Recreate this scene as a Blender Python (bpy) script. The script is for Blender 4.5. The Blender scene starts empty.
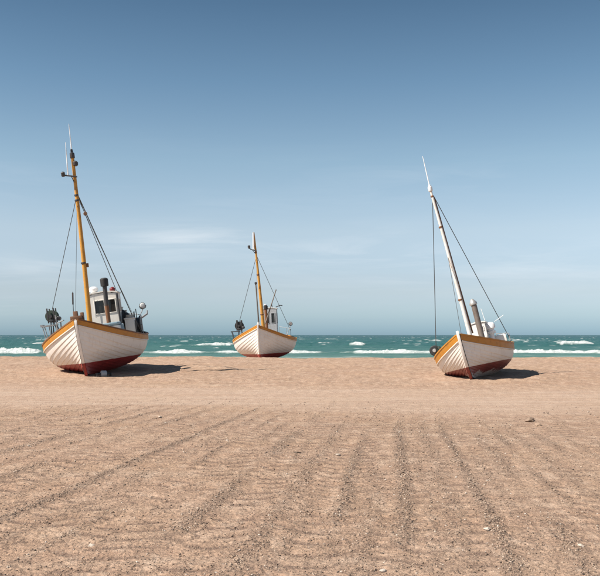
import bpy, bmesh, math, random
import numpy as np
from mathutils import Vector, Matrix, Euler

# ------------------------------------------------------------------ camera, sky, sun, exposure
scene = bpy.context.scene
COL = scene.collection
R = math.radians
EYE = 1.7
cam_d = bpy.data.cameras.new("camera")
cam = bpy.data.objects.new("camera", cam_d); COL.objects.link(cam)
cam.location = (0, 0, EYE); cam.rotation_euler = (R(90), 0, 0)
cam_d.sensor_fit = 'HORIZONTAL'; cam_d.sensor_width = 36.0; cam_d.lens = 51.0
cam_d.shift_y = 0.0785
cam_d.clip_start = 0.1; cam_d.clip_end = 60000
scene.camera = cam

SUN_EL, SUN_FRONT = 46.5, 22.0          # degrees; the sun stands left of the camera, a touch in front of the boats
world = bpy.data.worlds.new("World"); scene.world = world
world.use_nodes = True
wn = world.node_tree.nodes; wl = world.node_tree.links
bg = wn["Background"]; bg.inputs["Strength"].default_value = 0.0816
sky = wn.new("ShaderNodeTexSky"); sky.sky_type = 'NISHITA'; sky.sun_disc = False
sky.sun_elevation = R(SUN_EL); sky.sun_rotation = R(-90 - SUN_FRONT)
sky.altitude = 0; sky.air_density = 1.0; sky.dust_density = 0.6; sky.ozone_density = 1.5

def vmath(nt, op, a, b=None):
    n = nt.nodes.new("ShaderNodeVectorMath"); n.operation = op
    for i, v in enumerate((a, b)):
        if v is None: continue
        if hasattr(v, "links"): nt.links.new(v, n.inputs[i])
        else: n.inputs[i].default_value = v
    return n.outputs[0]
def smath(nt, op, a, b=None, c=None, clamp=False):
    n = nt.nodes.new("ShaderNodeMath"); n.operation = op; n.use_clamp = clamp
    for i, v in enumerate((a, b, c)):
        if v is None: continue
        if hasattr(v, "links"): nt.links.new(v, n.inputs[i])
        else: n.inputs[i].default_value = v
    return n.outputs[0]
def ramp(nt, fac, stops, interp='LINEAR'):
    n = nt.nodes.new("ShaderNodeValToRGB"); cr = n.color_ramp; cr.interpolation = interp
    while len(cr.elements) < len(stops): cr.elements.new(0.5)
    for e, (p, c) in zip(cr.elements, stops):
        e.position = p; e.color = (c, c, c, 1) if isinstance(c, (int, float)) else (*c, 1)
    nt.links.new(fac, n.inputs[0]); return n.outputs[0]
def noise(nt, vec, scale, detail=4, rough=0.55, dist=0.0):
    n = nt.nodes.new("ShaderNodeTexNoise")
    n.inputs["Scale"].default_value = scale; n.inputs["Detail"].default_value = detail
    n.inputs["Roughness"].default_value = rough; n.inputs["Distortion"].default_value = dist
    if vec is not None: nt.links.new(vec, n.inputs["Vector"])
    return n.outputs["Fac"]
def mix(nt, fac, a, b, mode='MIX'):
    n = nt.nodes.new("ShaderNodeMix"); n.data_type = 'RGBA'; n.blend_type = mode
    for s, v in ((n.inputs[0], fac), (n.inputs[6], a), (n.inputs[7], b)):
        if hasattr(v, "links"): nt.links.new(v, s)
        else: s.default_value = v if isinstance(v, float) else (*v, 1)
    return n.outputs[2]

# the air over the sea: Nishita colour softened towards grey-blue, with thin cirrus low over the water
wt = world.node_tree
tc = wn.new("ShaderNodeTexCoord")
sep = wn.new("ShaderNodeSeparateXYZ"); wl.new(tc.outputs["Generated"], sep.inputs[0])
el = smath(wt, 'ARCSINE', sep.outputs[2])
az = smath(wt, 'ARCTAN2', sep.outputs[0], sep.outputs[1])
hsv = wn.new("ShaderNodeHueSaturation"); hsv.inputs["Saturation"].default_value = 0.86
hsv.inputs["Hue"].default_value = 0.49
wl.new(sky.outputs[0], hsv.inputs["Color"])
tint = ramp(wt, smath(wt, 'DIVIDE', el, 0.8), [(0.0000, (0.435, 0.670, 0.983)), (0.0074, (0.455, 0.686, 0.994)), (0.0632, (0.659, 0.703, 0.852)), (0.1507, (0.853, 0.815, 0.837)), (0.2510, (0.733, 0.782, 0.792)), (0.3616, (0.503, 0.619, 0.682)), (0.4667, (0.342, 0.460, 0.539)), (0.6200, (0.287, 0.400, 0.478)), (1.0000, (0.261, 0.374, 0.452))])
skyc = mix(wt, 1.0, hsv.outputs[0], tint, 'MULTIPLY')
cmb = wn.new("ShaderNodeCombineXYZ")
wl.new(smath(wt, 'MULTIPLY', az, 3.2), cmb.inputs[0]); wl.new(smath(wt, 'MULTIPLY', el, 26.0), cmb.inputs[1])
cn = noise(wt, cmb.outputs[0], 1.7, 6, 0.62, 0.6)
cn2 = noise(wt, cmb.outputs[0], 0.6, 2, 0.5)
band = ramp(wt, el, [(0.0, 0.0), (0.03, 0.25), (0.085, 1.0), (0.14, 0.45), (0.24, 0.0)])
wisp_a = smath(wt, 'EXPONENT', smath(wt, 'MULTIPLY', smath(wt, 'POWER', smath(wt, 'DIVIDE', smath(wt, 'ADD', az, 0.155), 0.075), 2.0), -1.0))
wisp_e = smath(wt, 'EXPONENT', smath(wt, 'MULTIPLY', smath(wt, 'POWER', smath(wt, 'DIVIDE', smath(wt, 'SUBTRACT', smath(wt, 'SUBTRACT', el, 0.1085), smath(wt, 'MULTIPLY', smath(wt, 'ADD', az, 0.155), 0.05)), 0.011), 2.0), -1.0))
wisp = smath(wt, 'MULTIPLY', smath(wt, 'MULTIPLY', wisp_a, wisp_e), ramp(wt, cn, [(0.36, 0.10), (0.66, 1.0)]))
veil = smath(wt, 'MULTIPLY', band, smath(wt, 'MULTIPLY', ramp(wt, cn, [(0.45, 0.0), (0.75, 1.0)]), ramp(wt, cn2, [(0.4, 0.0), (0.65, 1.0)])))
cfac = smath(wt, 'ADD', smath(wt, 'MULTIPLY', wisp, 0.42), smath(wt, 'MULTIPLY', veil, 0.42), clamp=True)
skyf = mix(wt, cfac, skyc, (6.4, 6.6, 6.8))
wl.new(skyf, bg.inputs["Color"])

sun_d = bpy.data.lights.new("sun", 'SUN'); sun = bpy.data.objects.new("sun", sun_d); COL.objects.link(sun)
sun_d.energy = 4.5; sun_d.angle = R(0.53); sun_d.color = (1.0, 0.93, 0.84)
sd = Vector((math.cos(R(SUN_EL)) * math.cos(R(SUN_FRONT)), math.cos(R(SUN_EL)) * math.sin(R(SUN_FRONT)), -math.sin(R(SUN_EL))))
sun.rotation_euler = sd.to_track_quat('-Z', 'Y').to_euler()
scene.view_settings.view_transform = 'Standard'; scene.view_settings.look = 'None'
scene.view_settings.exposure = 0.93; scene.view_settings.gamma = 1.0
scene.view_settings.use_curve_mapping = False

# ------------------------------------------------------------------ helpers
rng = np.random.default_rng(7); random.seed(7)

class MB:
    """collects shapes, then links them as ONE mesh object"""
    def __init__(s): s.v = []; s.f = []
    def add(s, vs, fs):
        o = len(s.v); s.v += [tuple(p) for p in vs]; s.f += [tuple(i + o for i in f) for f in fs]; return s
    def box(s, c, size, rot=None):
        hx, hy, hz = [k / 2 for k in size]
        pts = [Vector((x, y, z)) for x in (-hx, hx) for y in (-hy, hy) for z in (-hz, hz)]
        if rot is not None:
            m = Euler(rot).to_matrix(); pts = [m @ p for p in pts]
        pts = [p + Vector(c) for p in pts]
        return s.add(pts, [(0, 1, 3, 2), (4, 6, 7, 5), (0, 4, 5, 1), (2, 3, 7, 6), (0, 2, 6, 4), (1, 5, 7, 3)])
    def tube(s, pts, rad, n=8, cap=True):
        pts = [Vector(p) for p in pts]
        if not hasattr(rad, '__len__'): rad = [rad] * len(pts)
        vs = []; fs = []; u = None
        for i, p in enumerate(pts):
            t = (pts[min(i + 1, len(pts) - 1)] - pts[max(i - 1, 0)]).normalized()
            if u is None: u = t.orthogonal().normalized()
            u = (u - t * u.dot(t)).normalized(); w = t.cross(u)
            for k in range(n):
                a = 2 * math.pi * k / n
                vs.append(p + (u * math.cos(a) + w * math.sin(a)) * rad[i])
        for i in range(len(pts) - 1):
            for k in range(n):
                a, b = i * n + k, i * n + (k + 1) % n
                fs.append((a, b, b + n, a + n))
        if cap:
            fs.append(tuple(range(n - 1, -1, -1))); fs.append(tuple((len(pts) - 1) * n + k for k in range(n)))
        return s.add(vs, fs)
    def lathe(s, base, axis, profile, n=16):
        """profile: (distance along axis, radius)"""
        ax = Vector(axis).normalized()
        return s.tube([Vector(base) + ax * d for d, r in profile], [max(r, 1e-4) for d, r in profile], n) if False else s._lathe(base, ax, profile, n)
    def _lathe(s, base, ax, profile, n):
        u = ax.orthogonal().normalized(); w = ax.cross(u); vs = []; fs = []
        for d, r in profile:
            for k in range(n):
                a = 2 * math.pi * k / n
                vs.append(Vector(base) + ax * d + (u * math.cos(a) + w * math.sin(a)) * max(r, 1e-4))
        m = len(profile)
        for i in range(m - 1):
            for k in range(n):
                a, b = i * n + k, i * n + (k + 1) % n
                fs.append((a, b, b + n, a + n))
        fs.append(tuple(range(n - 1, -1, -1))); fs.append(tuple((m - 1) * n + k for k in range(n)))
        return s.add(vs, fs)
    def build(s, name, mat, parent=None, bevel=0.0, smooth=40):
        me = bpy.data.meshes.new(name); me.from_pydata(s.v, [], s.f)
        if bevel > 0:
            bm = bmesh.new(); bm.from_mesh(me)
            es = [e for e in bm.edges if len(e.link_faces) == 2 and e.calc_face_angle(0) > 0.9]
            bmesh.ops.bevel(bm, geom=es, offset=bevel, segments=2, profile=0.5, affect='EDGES')
            bm.to_mesh(me); bm.free()
        me.validate(); me.update()
        me.polygons.foreach_set("use_smooth", [True] * len(me.polygons))
        me.set_sharp_from_angle(angle=R(smooth))
        me.materials.append(mat)
        o = bpy.data.objects.new(name, me); COL.objects.link(o)
        if parent is not None: o.parent = parent
        return o

def tag(o, label=None, cat=None, group=None, kind=None):
    if label: o['label'] = label
    if cat: o['category'] = cat
    if group: o['group'] = group
    if kind: o['kind'] = kind
    return o

def new_mat(name):
    m = bpy.data.materials.new(name); m.use_nodes = True
    nt = m.node_tree; b = nt.nodes["Principled BSDF"]
    t = nt.nodes.new("ShaderNodeTexCoord")
    return m, nt, b, t
def bump(nt, b, h, strength, dist=0.02):
    n = nt.nodes.new("ShaderNodeBump"); n.inputs["Strength"].default_value = strength
    n.inputs["Distance"].default_value = dist; nt.links.new(h, n.inputs["Height"])
    nt.links.new(n.outputs[0], b.inputs["Normal"]); return n

def paint(name, col, worn, rough=0.45, amount=0.35, scale=6.0, metal=0.0):
    """old paint or metal: base colour with scuffs, blotches and fine grain"""
    m, nt, b, t = new_mat(name); v = t.outputs["Object"]
    n1 = noise(nt, v, scale, 8, 0.65, 0.3); n2 = noise(nt, v, scale * 7, 4, 0.6)
    f = ramp(nt, n1, [(0.5, 0.0), (0.78, 1.0)])
    c = mix(nt, smath(nt, 'MULTIPLY', f, amount), col, worn)
    c = mix(nt, 0.18, c, mix(nt, n2, (0.35, 0.33, 0.30), (1, 1, 1)), 'MULTIPLY')
    nt.links.new(c, b.inputs["Base Color"])
    nt.links.new(smath(nt, 'ADD', smath(nt, 'MULTIPLY', n1, 0.3), rough - 0.15), b.inputs["Roughness"])
    b.inputs["Metallic"].default_value = metal
    bump(nt, b, n2, 0.12, 0.01)
    return m

M = {}
M['ochre'] = paint('ochre_paint', (0.50, 0.21, 0.022), (0.24, 0.11, 0.035), 0.55, 0.8, 4.5)
M['mast_ochre'] = paint('mast_paint', (0.54, 0.26, 0.035), (0.24, 0.12, 0.05), 0.55, 0.9, 4.5)
M['rail'] = paint('rail_wood', (0.20, 0.085, 0.028), (0.09, 0.05, 0.03), 0.6, 0.6, 5)
M['white'] = paint('white_paint', (0.78, 0.755, 0.71), (0.48, 0.40, 0.32), 0.45, 0.4, 4)
M['mastwhite'] = paint('white_mast_paint', (0.74, 0.70, 0.65), (0.35, 0.25, 0.18), 0.5, 0.8, 2.2)
M['grey'] = paint('grey_paint', (0.30, 0.31, 0.32), (0.14, 0.10, 0.07), 0.5, 0.5, 5)
M['dark'] = paint('dark_steel', (0.055, 0.055, 0.058), (0.12, 0.06, 0.03), 0.5, 0.5, 6, 0.2)
M['black'] = paint('black_rubber', (0.018, 0.018, 0.019), (0.05, 0.045, 0.04), 0.6, 0.5, 6)
M['rust'] = paint('rusty_steel', (0.20, 0.085, 0.035), (0.07, 0.045, 0.035), 0.7, 0.8, 5, 0.15)
M['brown'] = paint('oiled_wood', (0.16, 0.075, 0.035), (0.07, 0.04, 0.025), 0.6, 0.7, 5)
M['steel'] = paint('galvanised_steel', (0.52, 0.50, 0.47), (0.28, 0.22, 0.17), 0.4, 0.6, 5, 0.55)
M['pipe'] = paint('weathered_pipe', (0.20, 0.165, 0.14), (0.11, 0.07, 0.05), 0.55, 0.8, 3, 0.3)
M['blue'] = paint('blue_tarpaulin', (0.22, 0.33, 0.40), (0.40, 0.43, 0.43), 0.55, 0.6, 4)
M['red'] = paint('red_plastic', (0.17, 0.018, 0.018), (0.10, 0.02, 0.02), 0.35, 0.4, 6)
M['wire'] = paint('wire_rope', (0.07, 0.068, 0.065), (0.14, 0.10, 0.08), 0.6, 0.5, 9, 0.3)
M['pole'] = paint('pole_wood', (0.13, 0.10, 0.075), (0.05, 0.04, 0.03), 0.6, 0.6, 4)
M['crate'] = paint('crate_plastic', (0.55, 0.50, 0.43), (0.30, 0.22, 0.15), 0.5, 0.6, 6)
M['deck'] = paint('deck_paint', (0.34, 0.33, 0.31), (0.2, 0.16, 0.12), 0.6, 0.6, 3)
M['palegrey'] = paint('pale_grey_paint', (0.38, 0.40, 0.42), (0.24, 0.22, 0.20), 0.5, 0.5, 5)
M['cream'] = paint('cream_paint', (0.83, 0.79, 0.72), (0.60, 0.50, 0.38), 0.45, 0.35, 4)
M['antenna'] = paint('white_fibreglass', (0.80, 0.80, 0.80), (0.6, 0.6, 0.6), 0.35, 0.3, 6)
M['net'] = paint('net_twine', (0.05, 0.075, 0.06), (0.10, 0.09, 0.05), 0.8, 0.7, 9)
m, nt, b, t = new_mat('window_glass'); b.inputs["Base Color"].default_value = (0.028, 0.026, 0.024, 1)
b.inputs["Roughness"].default_value = 0.08; b.inputs["Specular IOR Level"].default_value = 0.6; M['glass'] = m
m, nt, b, t = new_mat('lamp_glass'); b.inputs["Base Color"].default_value = (0.7, 0.7, 0.68, 1)
b.inputs["Roughness"].default_value = 0.12; M['lampglass'] = m

def hull_mat(name, WL, red, worn_low):
    """white topsides over red antifouling, split at the painted waterline (boat coordinates)"""
    m, nt, b, t = new_mat(name); v = t.outputs["Object"]
    s = nt.nodes.new("ShaderNodeSeparateXYZ"); nt.links.new(v, s.inputs[0])
    n1 = noise(nt, v, 2.2, 8, 0.65, 0.4); n2 = noise(nt, v, 22, 5, 0.6); n3 = noise(nt, v, 0.8, 3, 0.5)
    mp = nt.nodes.new("ShaderNodeMapping"); mp.inputs["Scale"].default_value = (9, 9, 0.7); nt.links.new(v, mp.inputs[0])
    streak = noise(nt, mp.outputs[0], 1.0, 5, 0.7)
    white = mix(nt, smath(nt, 'MULTIPLY', ramp(nt, n1, [(0.5, 0), (0.8, 1)]), 0.45), (0.78, 0.75, 0.71), (0.56, 0.46, 0.38))
    white = mix(nt, smath(nt, 'MULTIPLY', ramp(nt, streak, [(0.54, 0), (0.82, 1)]), 0.55), white, (0.42, 0.29, 0.20))
    oi = nt.nodes.new('ShaderNodeObjectInfo')
    white = mix(nt, smath(nt, 'MULTIPLY', oi.outputs['Random'], 0.16), white, (0.60, 0.50, 0.41))
    chips = ramp(nt, noise(nt, v, 13, 6, 0.75), [(0.66, 0), (0.70, 1)])
    white = mix(nt, smath(nt, 'MULTIPLY', chips, 0.55), white, (0.36, 0.27, 0.20))
    # dirt thrown up from the sand just above the boot line
    low = ramp(nt, smath(nt, 'ADD', smath(nt, 'SUBTRACT', s.outputs[2], WL), smath(nt, 'MULTIPLY', n2, 0.2)), [(0.1, 0.38), (0.5, 0.0)])
    white = mix(nt, low, white, (0.60, 0.50, 0.41))
    redc = mix(nt, ramp(nt, n1, [(0.35, 0), (0.7, 1)]), red, tuple(k * 0.62 for k in red))
    redc = mix(nt, smath(nt, 'MULTIPLY', ramp(nt, n2, [(0.55, 0), (0.8, 1)]), 0.5), redc, (0.24, 0.15, 0.12))
    hgt = smath(nt, 'ADD', s.outputs[2], smath(nt, 'MULTIPLY', smath(nt, 'SUBTRACT', n1, 0.5), 0.75))
    hgt = smath(nt, 'ADD', hgt, smath(nt, 'MULTIPLY', smath(nt, 'SUBTRACT', n2, 0.5), 0.18))
    wear = ramp(nt, smath(nt, 'SUBTRACT', hgt, worn_low - 0.03), [(0.0, 1.0), (0.06, 0.0)])
    redc = mix(nt, smath(nt, 'MULTIPLY', wear, 0.85), redc, (0.50, 0.43, 0.38))
    edge = smath(nt, 'ADD', s.outputs[2], smath(nt, 'MULTIPLY', smath(nt, 'SUBTRACT', n2, 0.5), 0.018))
    isred = ramp(nt, smath(nt, 'ADD', smath(nt, 'SUBTRACT', edge, WL), 0.5), [(0.498, 1.0), (0.504, 0.0)])
    c = mix(nt, isred, white, redc)
    nt.links.new(c, b.inputs["Base Color"])
    nt.links.new(smath(nt, 'ADD', smath(nt, 'MULTIPLY', n1, 0.35), 0.32), b.inputs["Roughness"])
    bump(nt, b, smath(nt, 'ADD', n2, smath(nt, 'MULTIPLY', streak, 0.5)), 0.10, 0.015)
    return m

# ---- value noise in numpy, for the sand and the sea
_tab = rng.random((256, 256))
def vnoise(x, y):
    xi = np.floor(x).astype(np.int64); yi = np.floor(y).astype(np.int64)
    fx = x - xi; fy = y - yi; fx = fx * fx * (3 - 2 * fx); fy = fy * fy * (3 - 2 * fy)
    a = _tab[xi & 255, yi & 255]; b_ = _tab[(xi + 1) & 255, yi & 255]
    c = _tab[xi & 255, (yi + 1) & 255]; d = _tab[(xi + 1) & 255, (yi + 1) & 255]
    return (a * (1 - fx) + b_ * fx) * (1 - fy) + (c * (1 - fx) + d * fx) * fy
def fbm(x, y, o=4, g=0.5):
    s = 0; a = 1; t_ = 0
    for i in range(o):
        s = s + a * (vnoise(x + 17.3 * i, y - 9.1 * i) - 0.5); t_ += a; a *= g; x = x * 2.03; y = y * 2.03
    return s / t_
def sstep(a, b_, x):
    t_ = np.clip((x - a) / (b_ - a), 0, 1); return t_ * t_ * (3 - 2 * t_)

def grid_mesh(name, X, Y, Z, mat, attrs=None):
    ny, nx = X.shape
    me = bpy.data.meshes.new(name)
    me.vertices.add(nx * ny)
    me.vertices.foreach_set("co", np.stack([X, Y, Z], -1).astype(np.float32).ravel())
    idx = np.arange(nx * ny).reshape(ny, nx)
    q = np.stack([idx[:-1, :-1], idx[:-1, 1:], idx[1:, 1:], idx[1:, :-1]], -1).reshape(-1, 4)
    me.loops.add(q.size); me.polygons.add(len(q))
    me.loops.foreach_set("vertex_index", q.ravel().astype(np.int32))
    me.polygons.foreach_set("loop_start", (np.arange(len(q)) * 4).astype(np.int32))
    me.polygons.foreach_set("use_smooth", np.ones(len(q), dtype=bool))
    for k, a in (attrs or {}).items():
        at = me.attributes.new(k, 'FLOAT', 'POINT'); at.data.foreach_set("value", a.astype(np.float32).ravel())
    me.update(); me.validate(); me.materials.append(mat)
    o = bpy.data.objects.new(name, me); COL.objects.link(o); return o

# ------------------------------------------------------------------ the beach
CREST, SEA_Z = 62.5, -1.0
MOUNDS = [(-8.3, 34.5, 2.6, 4.5, 0.06), (7.0, 31.8, 2.3, 3.5, 0.06), (7.3, 29.6, 1.6, 1.1, 0.03), (-4.2, 37.0, 0.8, 0.5, 0.13), (-3.3, 36.0, 0.6, 0.4, 0.12), (-16, 46, 4, 2, 0.12), (2.5, 47, 6, 1.5, -0.05), (14, 46.5, 5, 1.5, 0.06), (-6, 47, 3, 1.5, 0.05), (-12.5, 33.5, 1.6, 1.6, 0.10)]
RIDGES = [(-9.2, .6), (-8.3, .5), (-7.5, .8), (-6.7, .45), (-6.1, .9), (-5.5, .5), (-4.95, .8), (-4.3, .5), (-3.75, 1.0), (-3.3, .45), (-2.85, .7), (-2.4, .5), (-1.95, .95), (-1.55, .5), (-1.2, .75), (-0.95, .5),
          (-0.62, 1.0), (-0.33, .55), (0.02, 1.15), (0.24, .4), (0.46, .7), (0.80, 1.1), (1.05, .4), (1.32, .75), (1.66, .95), (1.98, .5), (2.36, .9), (2.75, .5), (3.15, .85), (3.6, .5), (4.1, .9), (4.7, .6), (5.4, .8), (6.2, .6), (7.1, .8)]
def lane(x, y):
    """across-track and along-track coordinates of the tractor wheel tracks"""
    ang = 0.115
    c = x * math.cos(ang) - y * math.sin(ang); a = x * math.sin(ang) + y * math.cos(ang)
    c = c - 0.022 * np.clip(-c, 0, 9) * (a - 6) * 0.55 + 0.03 * np.sin(a * 0.45 + 1.0) + 0.012 * np.sin(a * 1.3)
    return c, a
def ridge_amt(x, y):
    c, a = lane(x, y); shp = c.shape; c = c.ravel(); a = a.ravel(); r = np.zeros_like(c); near_ = np.asarray(y).ravel() < 27
    for i, (k, amp) in enumerate(RIDGES):
        w = 0.085 + 0.03 * math.sin(i * 2.3) + 0.03 * amp
        ix = np.nonzero((np.abs(c - k) < 0.36) & near_)[0]
        if not len(ix): continue
        ai = a[ix]
        cc = c[ix] - k - 0.03 * (vnoise(ai * 0.9 + i * 31, ai * 0 + i) - 0.5) * 2
        on = 0.30 + 0.70 * sstep(0.28, 0.55, vnoise(ai * 0.42 + i * 13.7, ai * 0 + i * 3.1))
        r[ix] = np.maximum(r[ix], amp * on * np.exp(-(cc / w) ** 2))
    return np.clip(r, 0, 1.15).reshape(shp)
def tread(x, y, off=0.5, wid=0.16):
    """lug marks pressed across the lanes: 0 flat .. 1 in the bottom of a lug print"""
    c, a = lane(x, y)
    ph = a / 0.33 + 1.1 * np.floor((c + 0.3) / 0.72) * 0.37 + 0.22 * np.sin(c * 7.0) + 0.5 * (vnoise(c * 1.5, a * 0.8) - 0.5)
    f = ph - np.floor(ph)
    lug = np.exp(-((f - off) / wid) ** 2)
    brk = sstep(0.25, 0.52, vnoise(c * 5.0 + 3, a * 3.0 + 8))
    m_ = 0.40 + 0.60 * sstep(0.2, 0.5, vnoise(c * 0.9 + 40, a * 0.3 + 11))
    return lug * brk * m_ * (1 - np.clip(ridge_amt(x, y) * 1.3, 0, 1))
def ground_h(x, y):
    c, a = lane(x, y)
    near = 1 - sstep(14.0, 23.0, y + 2.2 * np.sin(x * 0.35))
    far = sstep(24.0, 31.0, y + 1.5 * np.sin(x * 0.21 + 1))
    rd = ridge_amt(x, y)
    lug = tread(x, y); lip = tread(x, y, 0.80, 0.13)
    h = near * (0.016 * rd * (0.7 + 1.2 * (vnoise(x * 17, y * 17) - 0.2)) - 0.009 * lug + 0.013 * lip)
    h = h + near * (0.014 * fbm(x * 4, y * 7, 3) + 0.019 * fbm(x * 13, y * 17, 3, 0.72))
    h = h + (1 - near) * (1 - far) * (0.014 * fbm(x * 6, y * 7, 3, .7) + 0.010 * fbm(x * 1.2, y * 6, 2))
    h = h + far * (0.12 * fbm(x * 1.5, y * 1.3, 5, 0.66) + 0.06 * fbm(x * 0.45, y * 0.8, 2))
    h = h + 0.05 * fbm(x * 0.25, y * 0.25, 2)
    # a cross-beach wheel rut below the boats
    ry = 27.6 + 0.5 * np.sin(x * 0.15) + 0.02 * x
    h = h - 0.035 * np.exp(-((y - ry) / 0.30) ** 2) - 0.03 * np.exp(-((y - ry - 1.9) / 0.30) ** 2)
    for mx, my, rx, ry_, hh in MOUNDS:
        h = h + hh * np.exp(-((x - mx) / rx) ** 2 - ((y - my) / ry_) ** 2)
    h = h + 0.085 * fbm(x * 0.55 + 3, y * 0.35, 3) * sstep(38, 45, y) * (1 - sstep(52, 58, y))
    # a low berm hides the foot of the beach; behind it the sand falls away to the water
    h = h + 0.42 * sstep(21.0, 48.0, y + 0.6 * np.sin(x * 0.11)) - 0.56 * sstep(48.5, 53.5, y + 0.6 * np.sin(x * 0.11))
    h = h - 2.0 * sstep(56, 86, y) - 2.4 * sstep(84, 190, y)
    return h

ys = [2.6]
while ys[-1] < 34: ys.append(ys[-1] + max(0.014, ys[-1] ** 2 / 4300.0))
while ys[-1] < 66: ys.append(ys[-1] + 0.22)
while ys[-1] < 200: ys.append(ys[-1] * 1.05)
ys = [-400, -120, -40, -15, -6, -2, 0, 1, 1.6, 2.1] + ys + [400, 1200, 4000, 16000]
ys = np.array(ys, dtype=np.float64)
u = np.linspace(-1, 1, 820)
u = np.concatenate([[-60, -12, -4, -2, -1.4, -1.15], u, [1.15, 1.4, 2, 4, 12, 60]])
hw = 1.0 + 0.42 * np.clip(np.abs(ys), 2.0, None)
X = u[None, :] * hw[:, None]; Y = np.repeat(ys[:, None], len(u), 1)
Z = ground_h(X, Y); Z[Y > 190] = -4.2
lane_attr = sstep(18.0, 20.5, Y + 1.2 * np.sin(X * .4)) * (1 - sstep(25.0, 28.5, Y + .8 * np.sin(X * .23)))
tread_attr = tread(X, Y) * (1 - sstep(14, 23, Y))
rough_attr = np.clip(ridge_amt(X, Y), 0, 1) * (1 - sstep(15.0, 21.0, Y + 2.2 * np.sin(X * 0.35)))

m, nt, b, t = new_mat('beach_sand')
geo = nt.nodes.new("ShaderNodeNewGeometry"); v = geo.outputs["Position"]
at = nt.nodes.new("ShaderNodeAttribute"); at.attribute_name = 'ridge'
n_big = noise(nt, v, 0.35, 4, 0.6); n_mid = noise(nt, v, 3.2, 5, 0.65, 0.5); n_fine = noise(nt, v, 34, 4, 0.7)
n_grain = noise(nt, v, 130, 2, 0.6)
mp = nt.nodes.new("ShaderNodeMapping"); mp.inputs["Scale"].default_value = (0.16, 1.5, 1.0); nt.links.new(v, mp.inputs[0])
n_str = noise(nt, mp.outputs[0], 1.0, 4, 0.6)
sand = mix(nt, ramp(nt, n_mid, [(0.3, 0), (0.72, 1)]), (0.345, 0.222, 0.154), (0.465, 0.314, 0.220))
sand = mix(nt, smath(nt, 'MULTIPLY', ramp(nt, n_str, [(0.42, 0), (0.7, 1)]), 0.40), sand, (0.48, 0.365, 0.275))
sand = mix(nt, smath(nt, 'MULTIPLY', ramp(nt, n_big, [(0.45, 0), (0.7, 1)]), 0.35), sand, (0.40, 0.26, 0.155))
sand = mix(nt, smath(nt, 'MULTIPLY', ramp(nt, n_fine, [(0.50, 0), (0.70, 1)]), 0.62), sand, (0.15, 0.107, 0.082))
sand = mix(nt, smath(nt, 'MULTIPLY', ramp(nt, n_grain, [(0.62, 0), (0.8, 1)]), 0.35), sand, (0.60, 0.50, 0.42))
mps = nt.nodes.new("ShaderNodeMapping"); mps.inputs["Scale"].default_value = (0.75, 1.2, 1.0); nt.links.new(v, mps.inputs[0])
n_spk = noise(nt, mps.outputs[0], 13, 4, 0.78)
sand = mix(nt, smath(nt, 'MULTIPLY', ramp(nt, n_spk, [(0.51, 0), (0.63, 1)]), 0.62), sand, (0.16, 0.112, 0.084))
sand = mix(nt, smath(nt, 'MULTIPLY', ramp(nt, n_spk, [(0.28, 1), (0.45, 0)]), 0.35), sand, (0.52, 0.40, 0.30))
sand = mix(nt, smath(nt, 'MULTIPLY', smath(nt, 'MULTIPLY', at.outputs["Fac"], ramp(nt, n_fine, [(0.36, 0.2), (0.54, 1)])), 0.75), sand, (0.145, 0.102, 0.080))
at2 = nt.nodes.new("ShaderNodeAttribute"); at2.attribute_name = 'lane'
mpf = nt.nodes.new("ShaderNodeMapping"); mpf.inputs["Scale"].default_value = (4.2, 1.7, 1.0); nt.links.new(v, mpf.inputs[0])
n_far = noise(nt, mpf.outputs[0], 1.0, 5, 0.72)
sand = mix(nt, smath(nt, 'MULTIPLY', ramp(nt, n_far, [(0.50, 0), (0.66, 1)]), 0.42), sand, (0.225, 0.150, 0.105))
sand = mix(nt, smath(nt, 'MULTIPLY', ramp(nt, n_far, [(0.34, 1), (0.48, 0)]), 0.40), sand, (0.56, 0.43, 0.33))
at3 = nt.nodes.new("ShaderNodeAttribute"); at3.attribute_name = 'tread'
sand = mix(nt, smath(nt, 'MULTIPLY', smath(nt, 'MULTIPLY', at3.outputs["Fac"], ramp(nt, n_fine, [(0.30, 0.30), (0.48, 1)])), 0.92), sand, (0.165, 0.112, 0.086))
sand = mix(nt, smath(nt, 'MULTIPLY', smath(nt, 'MULTIPLY', at2.outputs["Fac"], ramp(nt, n_str, [(0.3, 0.3), (0.65, 1)])), 0.5), sand, (0.49, 0.375, 0.295))
sz = nt.nodes.new("ShaderNodeSeparateXYZ"); nt.links.new(v, sz.inputs[0])
wet = ramp(nt, smath(nt, 'ADD', sz.outputs[2], 1.0), [(0.25, 1.0), (0.6, 0.0)])
sand = mix(nt, wet, sand, (0.14, 0.105, 0.075))
nt.links.new(sand, b.inputs["Base Color"]); b.inputs["Roughness"].default_value = 0.95
b.inputs["Specular IOR Level"].default_value = 0.15
vor = nt.nodes.new("ShaderNodeTexVoronoi"); vor.inputs["Scale"].default_value = 26; nt.links.new(v, vor.inputs["Vector"])
mpc = nt.nodes.new("ShaderNodeMapping"); mpc.inputs["Scale"].default_value = (0.65, 1.25, 1.0); nt.links.new(v, mpc.inputs[0])
n_clod = noise(nt, mpc.outputs[0], 14, 3, 0.7); n_lump = noise(nt, mpc.outputs[0], 5.5, 3, 0.65)
hh = smath(nt, 'ADD', smath(nt, 'MULTIPLY', n_clod, 1.3), 0.0)
hh0 = smath(nt, 'ADD', hh, smath(nt, 'MULTIPLY', n_lump, 1.6))
hh = smath(nt, 'ADD', smath(nt, 'MULTIPLY', n_fine, 1.0), smath(nt, 'MULTIPLY', vor.outputs["Distance"], -0.5))
hh = smath(nt, 'ADD', smath(nt, 'ADD', hh, smath(nt, 'MULTIPLY', n_grain, 0.35)), hh0)
bump(nt, b, hh, 0.8, 0.027)
M['sand'] = m
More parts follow.
